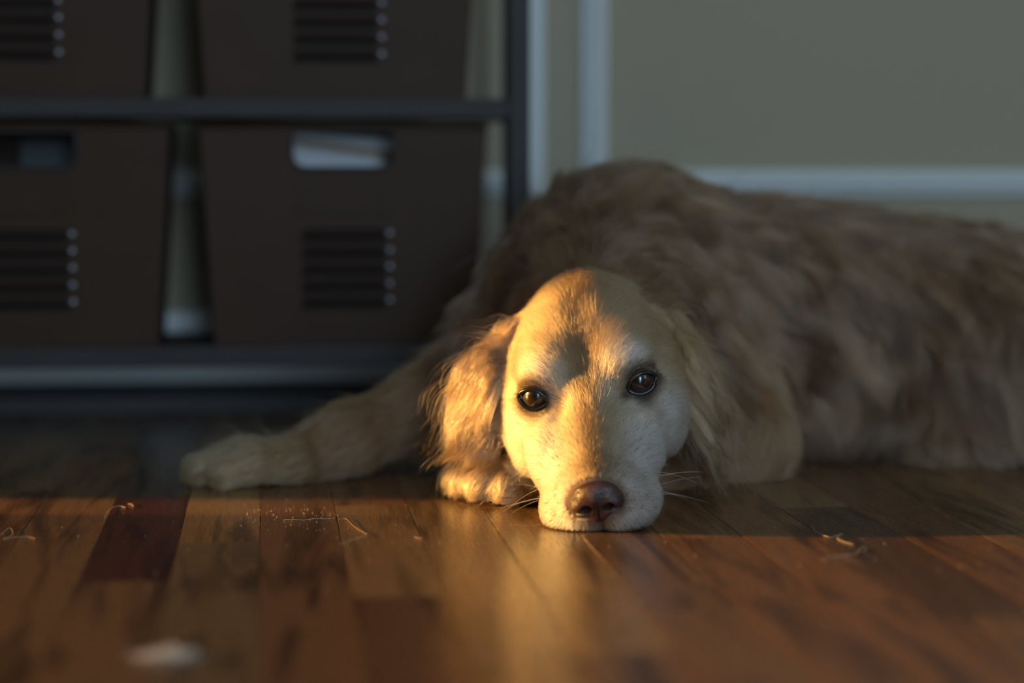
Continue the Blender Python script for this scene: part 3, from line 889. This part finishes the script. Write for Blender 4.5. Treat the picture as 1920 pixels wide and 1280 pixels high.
def grow(name, roots, nrm, L, lift, dirs, colr, npts, rad, clump_n, clump, wave_amp, wave_len, gravity, mat, seed, tipr=0.15, parent=None, strays=0.01, jitter=0.16, lockvar=0.0):
    """march every strand over the body surface"""
    n = len(roots); rr = np.random.default_rng(seed)
    P = np.empty((n, npts, 3)); P[:, 0] = roots - nrm * 0.0008
    p = roots.copy(); step = (L / (npts - 1))
    ph = waves(roots, 0.05, seed + 1) * 2.2 + rr.normal(size=n) * 0.35
    side0 = np.cross(nrm, dirs); side0 /= np.linalg.norm(side0, axis=1)[:, None] + 1e-9
    layer = 0.5 * rr.uniform(0.15, 1.0, n) + 0.5 * np.clip(0.55 + 0.4 * waves(roots, 0.022, seed + 2), 0.1, 1.1)
    stray = rr.uniform(size=n) < strays
    lift = np.where(stray, lift * 2.2 + 0.1, lift); L = np.where(stray, L * 1.25, L)
    step = L / (npts - 1)
    jit = rr.normal(size=(n, 3)) * jitter
    for k in range(1, npts):
        t = k / (npts - 1)
        d, g = interp_sdf(p)
        v = dirs + jit + np.array([0, 0, -1.0]) * (gravity * t)[:, None]
        tn = v - g * (v * g).sum(1)[:, None]
        tn /= np.linalg.norm(tn, axis=1)[:, None] + 1e-9
        target = L * lift * layer * (1 - (1 - t) ** 1.6)
        up = np.clip((target - d) / (step + 1e-6), -0.7, 0.9)
        w = np.cos(ph + 2 * PI * t * (L / wave_len)) * wave_amp * t ** 0.6
        s_ = np.cross(g, tn)
        q = tn + g * up[:, None] + s_ * w[:, None]
        q /= np.linalg.norm(q, axis=1)[:, None]
        p = p + q * step[:, None]
        p[:, 2] = np.maximum(p[:, 2], 0.0008)
        P[:, k] = p
    if clump_n > 1:
        m = max(4, n // clump_n); cen = rr.choice(n, m, replace=False)
        kd = kdtree.KDTree(m)
        for i, c in enumerate(cen): kd.insert(roots[c], i)
        kd.balance()
        near = np.array([cen[kd.find(r)[1]] for r in roots])
        tt = (np.linspace(0, 1, npts) ** 1.3)[None, :, None]
        cl = (clump * np.where(stray, 0.1, rr.uniform(0.3, 1.0, n)))[:, None, None]
        off = P[near] - P                       # towards the leading strand
        dist = np.linalg.norm(roots[near] - roots, axis=1)
        cl = cl * np.clip(1.5 - dist / (0.02 + 0.25 * L), 0, 1)[:, None, None]
        P = P + off * tt * cl
        if lockvar: colr = colr * np.clip(1 + lockvar * rr.normal(size=n), 0.45, 1.9)[near][:, None]
    hc = bpy.data.hair_curves.new(name)
    hc.add_curves([npts] * n)
    hc.position_data.foreach_set('vector', P.astype(np.float32).ravel())
    ra = hc.attributes.get('radius') or hc.attributes.new('radius', 'FLOAT', 'POINT')
    prof = (1 - (1 - tipr) * np.linspace(0, 1, npts) ** 2)[None]
    ra.data.foreach_set('value', (rad * rr.uniform(0.75, 1.25, n)[:, None] * prof).astype(np.float32).ravel())
    ca = hc.attributes.new('fur_colour', 'FLOAT_COLOR', 'CURVE')
    c4 = np.ones((n, 4), np.float32); c4[:, :3] = np.clip(colr, 0.005, 0.95)
    ca.data.foreach_set('color', c4.ravel())
    o = bpy.data.objects.new(name, hc); hc.materials.append(mat)
    col.objects.link(o); o.parent = parent or dog
    o['kind'] = 'stuff'
    return o

def fur_mat():
    m = bpy.data.materials.new('dog_fur'); m.use_nodes = True
    nt = m.node_tree; N, L = nt.nodes, nt.links
    N.remove(N['Principled BSDF'])
    h = N.new('ShaderNodeBsdfHairPrincipled'); h.parametrization = 'COLOR'
    at = N.new('ShaderNodeAttribute'); at.attribute_name = 'fur_colour'
    L.new(at.outputs['Color'], h.inputs['Color'])
    h.inputs['Roughness'].default_value = 0.42; h.inputs['Radial Roughness'].default_value = 0.6
    h.inputs['Random Roughness'].default_value = 0.1
    L.new(h.outputs[0], N['Material Output'].inputs['Surface'])
    return m
M_fur = fur_mat()

def sample(weight, count, seed):
    r = np.random.default_rng(seed)
    w = AREA * weight; cw = np.cumsum(w); k = np.searchsorted(cw, r.uniform(0, cw[-1], count))
    k = np.clip(k, 0, len(tri) - 1)
    u = r.uniform(size=count); v = r.uniform(size=count); s = np.sqrt(u)
    b = np.stack([1 - s, s * (1 - v), s * v], 1)
    p = (V[tri[k]] * b[:, :, None]).sum(1); nn = (NRM[tri[k]] * b[:, :, None]).sum(1)
    return p, nn / (np.linalg.norm(nn, axis=1)[:, None] + 1e-9)

REG = region(CEN); DOM = REG.argmax(1)
CN = np.cross(B_ - A_, C_ - A_); CN /= np.linalg.norm(CN, axis=1)[:, None] + 1e-12
hcm = D2H(CEN)
FLOORED = CEN[:, 2] < 0.004

# eye and nose keep-out (head cm)
def eye_clear(h):
    hx = h.copy(); hx[:, 0] = np.abs(hx[:, 0]); q = hx - EYE
    return np.sqrt(((q @ EYE_U) / 1.22) ** 2 + ((q @ EYE_W) / 1.02) ** 2 + np.where(q @ EYE_DIR > 0, 0, 3.0))

# --- face and skull
back = ramp(hcm[:, 1], 9, 14)
vis = np.where((CN @ np.array([0, -1, 0.35])) > -0.35, 1.0, 0.35)
w_head = (REG[:, 0] > 0.45) * vis * ~FLOORED * (1 - 0.5 * back) * (eye_clear(hcm) > 1.0) * (nose_sdf(hcm) > 0.08)
p, nn = sample(w_head, 150000, 1)
h = D2H(p); hx = np.abs(h[:, 0])
L_ = 0.0062 + 0.004 * ramp(h[:, 1], -9, -3) + 0.006 * ramp(h[:, 1], 0, 6) + 0.006 * ramp(h[:, 1], 6, 12) + 0.007 * ramp(hx, 4.5, 6.5) * ramp(h[:, 1], 0, 4)
L_ *= R_.uniform(0.7, 1.25, len(p)) * (1 + 0.12 * waves(p, 0.02, 9))
ec = eye_clear(h)
L_ *= 0.45 + 0.55 * ramp(ec, 1.0, 2.2)
fl = flow(p, HG, 0.012)
c = np.tile(CREAM, (len(p), 1))
fore = ramp(h[:, 1], -2.0, 2.5) * ramp(h[:, 2], 2.2, 4.8)
c = mixc(c, GOLD, fore * 0.6)
c = mixc(c, TAN * 0.6, np.clip(fore * 1.9, 0, 1) * np.exp(-(hx / 1.2) ** 2) * 0.95 * ramp(h[:, 1], -2.0, 0.5) * (1 - 0.6 * ramp(h[:, 1], 5, 9)))  # tan stripe, coloured darker still for the shade in the furrow
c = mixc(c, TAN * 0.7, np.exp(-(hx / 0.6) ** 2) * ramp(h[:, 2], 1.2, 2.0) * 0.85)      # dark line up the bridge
c = mixc(c, GOLD, np.exp(-(hx / 1.7) ** 2) * ramp(h[:, 2], 0.9, 1.7) * 0.75)
c = mixc(c, TAN * 0.7, np.exp(-((h - np.array([0, -9.5, 1.2])) ** 2 / np.array([2.1, 1.3, 1.1]) ** 2).sum(1)) * 0.9)   # brown behind the nose
c = mixc(c, WHITE, ramp(h[:, 2], 2.0, 0.4) * ramp(hx, 1.0, 2.6) * ramp(h[:, 1], 4.0, 0.0) * 0.9)          # pale muzzle and cheeks
hxm = h.copy(); hxm[:, 0] = hx
c = mixc(c, WHITE, np.exp(-((hxm - np.array([3.4, 0.9, 4.6])) ** 2 / np.array([1.3, 1.5, 0.8]) ** 2).sum(1)) * 0.6)   # pale brow
c = mixc(c, GOLD, ramp(hx, 4.5, 6.0) * ramp(h[:, 1], 1, 4) * 0.7)
c = mixc(c, DARK, np.clip((1.8 - ec) * 1.6, 0, 1) * 0.95)                                        # dark eye rims
inner = np.exp(-((hxm - np.array([2.55, -1.1, 2.3])) ** 2 / np.array([0.75, 0.8, 0.6]) ** 2).sum(1))
c = mixc(c, DARK, np.clip(inner * 1.3, 0, 0.92))
c = mixc(c, DARK, np.exp(-((hxm - np.array([0, -11.0, -2.3])) ** 2 / np.array([0.5, 1.5, 0.9]) ** 2).sum(1)) * 0.7)
nd = nose_sdf(h); c = mixc(c, DARK, np.exp(-np.clip(nd, 0, 9) / 0.16) * 0.7)
c = c * np.clip(1 + 0.20 * R_.normal(size=len(p)), 0.3, 1.6)[:, None] * (1 + 0.07 * waves(p, 0.012, 21))[:, None]
lift = 0.26 - 0.12 * ramp(h[:, 1], 2, 7)
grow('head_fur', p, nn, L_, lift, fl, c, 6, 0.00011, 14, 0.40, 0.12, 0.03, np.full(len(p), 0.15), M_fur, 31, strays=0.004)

# --- ears
for s, ri in ((-1, 1), (1, 2)):
    w_ear = (REG[:, ri] > 0.35) * 1.0
    p, nn = sample(w_ear, 10000, 40 + s)
    fl = flow(p, EG[s], 0.02) + 0.45 * np.stack([waves(p, 0.03, 90), waves(p, 0.03, 91), 0.3 * waves(p, 0.03, 92)], 1) + np.array([0.25 * s, 0, 0])
    tpar = ramp(p[:, 2], 0.16, 0.08)
    L_ = (0.025 + 0.018 * tpar) * R_.uniform(0.6, 1.3, len(p))
    c = mixc(np.tile(GOLD * 0.72, (len(p), 1)), CREAM, R_.uniform(0, 0.25, len(p))) * (1 + 0.22 * waves(p, 0.015, 60))[:, None]
    grow('ear_fur', p, nn, L_, 0.32 + 0.25 * tpar, fl, c, 10, 0.00016, 190, 0.97, 0.50, 0.05, 0.4 + 0.5 * tpar, M_fur, 50 + s, strays=0.06, jitter=0.09, lockvar=0.38)

# --- forelegs, paws
w_leg = (REG[:, 4] > 0.5) * ~FLOORED * np.where(CEN[:, 0] > 0.28, 0.4, 1.0)
p, nn = sample(w_leg, 42000, 70)
fl = flow(p, BG, 0.012)
dp = np.minimum(np.min([cone(p, *q) for q in PAW_L], 0), np.min([cone(p, *q) for q in PAW_R], 0))
onpaw = np.exp(-np.clip(dp, 0, 1) / 0.006)
L_ = (0.019 + 0.004 * onpaw) * R_.uniform(0.6, 1.25, len(p)) * np.where(p[:, 0] > 0.08, 1.5, 1.0)
c = mixc(np.tile(np.array([0.23, 0.125, 0.058]), (len(p), 1)), np.array([0.42, 0.27, 0.13]), onpaw * 0.8 + 0.1 * R_.uniform(size=len(p))) * (1 + 0.14 * waves(p, 0.015, 61))[:, None]
grow('leg_fur', p, nn, L_, np.full(len(p), 0.22), fl, c, 6, 0.00018, 22, 0.6, 0.15, 0.04, np.full(len(p), 0.2), M_fur, 71, strays=0.03)

# --- body coat
vis = np.where(CN[:, 1] < 0.25, 1.0, 0.45)
w_body = (REG[:, 3] > 0.45) * vis * ~FLOORED
p, nn = sample(w_body, 115000, 80)
fl = flow(p, BG + [g for g in HG[-6:]], 0.03)
low = ramp(p[:, 2], 0.16, 0.05)
neck = np.exp(-((p - np.array([0.09, 1.93, 0.17])) ** 2).sum(1) / 0.12 ** 2)
L_ = (0.040 + 0.026 * low + 0.020 * neck) * R_.uniform(0.6, 1.3, len(p)) * (1 + 0.15 * waves(p, 0.08, 82))
cw = np.clip(0.45 + 0.35 * waves(p, 0.035, 83), 0, 1)
c = mixc(np.tile(COAT_A, (len(p), 1)), COAT_B, cw)
c = mixc(c, COAT_A * 1.8, np.clip(waves(p, 0.05, 84) - 0.5, 0, 1) * 0.5)
wob = np.stack([waves(p, 0.09, 85), waves(p, 0.09, 86), waves(p, 0.09, 87)], 1) * 0.35
grow('coat_fur', p, nn, L_ * (0.4 + 0.6 * ramp(parts_sdf(p)[0], 0.0, 0.05)), 0.32 + 0.08 * neck, fl + wob, c, 9, 0.00028, 160, 0.92, 0.40 + 0.55 * neck, 0.055, 0.25 + 0.4 * low, M_fur, 88, jitter=0.10, lockvar=0.20, strays=0.003)

# --- whiskers
M_whisk = simple_mat('whisker', (0.50, 0.46, 0.40), 0.35, noise=0.05)
rw = np.random.default_rng(3)
for s in (-1, 1):
    for i in range(7):
        a = np.array([s * (3.3 + 0.6 * rw.uniform()), -8.4 + 0.5 * i + rw.uniform(-.3, .3), -1.0 - 1.9 * rw.uniform()])
        Lw = rw.uniform(2.6, 4.6)
        d0 = np.array([s * 1.0, rw.uniform(-.35, .6), rw.uniform(-.5, .45)])
        t = np.linspace(0, 1, 8)[:, None]
        pts = H2D(a + d0 * Lw * t + np.array([0, 0.3, -1.0]) * (Lw * rw.uniform(.1, .5)) * t ** 2)
        pts[:, 2] = np.maximum(pts[:, 2], 0.001)
        tube('whisker', pts, np.linspace(0.00013, 0.00004, 8), M_whisk, dog, 5)

# ------------------------------------------------------------------ small things on the floor
def PF(x, y):                     # a photo pixel on the floor -> world point
    u = (x - 960) / F; v = (640 - y) / F
    D = np.array([u, math.cos(PITCH) + v * math.sin(PITCH), -math.sin(PITCH) + v * math.cos(PITCH)])
    D = D * (CAM_H / -D[2])
    return vec_rot(D[0], D[1], 0.0)
M_hair = simple_mat('shed_hair', (0.62, 0.48, 0.30), 0.5, noise=0.05)
def spline(pts, n=24):
    pts = np.asarray(pts, float); t = np.linspace(0, len(pts) - 1, n); out = []
    for tt in t:
        i = min(int(tt), len(pts) - 2); f = tt - i
        p0 = pts[max(i - 1, 0)]; p1 = pts[i]; p2 = pts[i + 1]; p3 = pts[min(i + 2, len(pts) - 1)]
        out.append(0.5 * ((2 * p1) + (-p0 + p2) * f + (2 * p0 - 5 * p1 + 4 * p2 - p3) * f * f + (-p0 + 3 * p1 - 3 * p2 + p3) * f ** 3))
    return np.array(out)
LOOSE = [
    ([(634, 976), (648, 975), (662, 988), (684, 1001), (686, 1006), (660, 1014), (637, 1022)], 'pale shed hair bent like a hook across a floorboard seam'),
    ([(2, 1003), (18, 992), (24, 1004), (6, 1012), (30, 1010), (52, 1008), (66, 1012)], 'pale shed hair coiled in small loops on the boards'),
    ([(196, 972), (203, 960), (212, 953), (225, 951), (236, 953)], 'short curved shed hair beside the dark red board'),
    ([(240, 946), (246, 948), (250, 951), (248, 946)], 'tiny curled shed hair lying on the dark red board'),
    ([(1522, 986), (1528, 998), (1546, 1007), (1562, 1008), (1580, 1003), (1570, 1012), (1600, 1023)], 'pale shed hair tangled on the dark brown board'),
    ([(1540, 1050), (1580, 1044), (1604, 1040), (1612, 1032), (1624, 1027), (1620, 1036)], 'long loose shed hair lying across the front of the dark brown board'),
    ([(534, 976), (560, 977), (590, 975), (622, 974)], 'straight fine shed hair lying beside the hooked one'),
    ([(776, 1009), (784, 1011), (792, 1012)], 'very short straight shed hair on a red brown board'),
]
for pts, lab in LOOSE:
    w = spline([PF(x, y) + Vector((0, 0, 0.0006)) for x, y in pts])
    w[:, 2] += 0.0006 * np.abs(np.sin(np.linspace(0, 7, len(w))))
    c0 = w[0].copy(); c0[2] = 0
    o = tube('shed_hair', w - c0, 0.00017, M_hair, None, 5); o.location = c0
    tag(o, lab, 'hair', 'shed hairs on the floor')

# a small fluffy tuft of shed undercoat
rt = np.random.default_rng(12); tv = []; tf = []
for i in range(130):
    a = rt.normal(size=3) * np.array([0.0065, 0.003, 0.0016]); a[2] = abs(a[2]) + 0.0004
    d0 = np.array([1, 0.1, 0.12]) * rt.choice([-1, 1]) + rt.normal(size=3) * 0.45
    Ls = rt.uniform(0.006, 0.013); t = np.linspace(-0.5, 0.5, 6)[:, None]
    q = a + d0 / np.linalg.norm(d0) * Ls * t + rt.normal(size=3) * 0.006 * t ** 2
    q[:, 2] = np.clip(q[:, 2], 0.0003, 0.0075)
    v, f_ = tube_arrays(q, 0.00016, 3)
    tf += [tuple(k + sum(map(len, tv)) for k in ff) for ff in f_]; tv.append(v)
o = pydata('fur_tuft', np.concatenate(tv), tf, simple_mat('pale_undercoat', (0.72, 0.62, 0.48), 0.6, noise=0.05))
o.location = PF(316, 1232)
tag(o, 'small pale fluffy tuft of shed undercoat lying alone on the boards', 'fur tuft')

# grains of dust: too many to count
rd = np.random.default_rng(4); dv = []; df = []
for i in range(260):
    x, y = (rd.uniform(450, 640), rd.normal(968, 14)) if i < 120 else (rd.uniform(0, 1900), rd.uniform(945, 1120))
    c = np.array(PF(x, y)); r = rd.uniform(0.00012, 0.0004)
    if 840 < x < 1440 and y < 1016: continue        # no grains under the dog
    q = np.array([(1,0,0),(-1,0,0),(0,1,0),(0,-1,0),(0,0,1),(0,0,-1)]) * r * rd.uniform(0.6, 1.6, 3) + c + np.array([0, 0, r * 0.6])
    k = len(dv) * 6; dv.append(q)
    df += [(k + a, k + b, k + e) for a, b, e in ((0,2,4),(2,1,4),(1,3,4),(3,0,4),(2,0,5),(1,2,5),(3,1,5),(0,3,5))]
o = pydata('dust', np.concatenate(dv), df, M_hair)
tag(o, 'fine pale dust grains scattered over the floorboards', 'dust', kind='stuff')
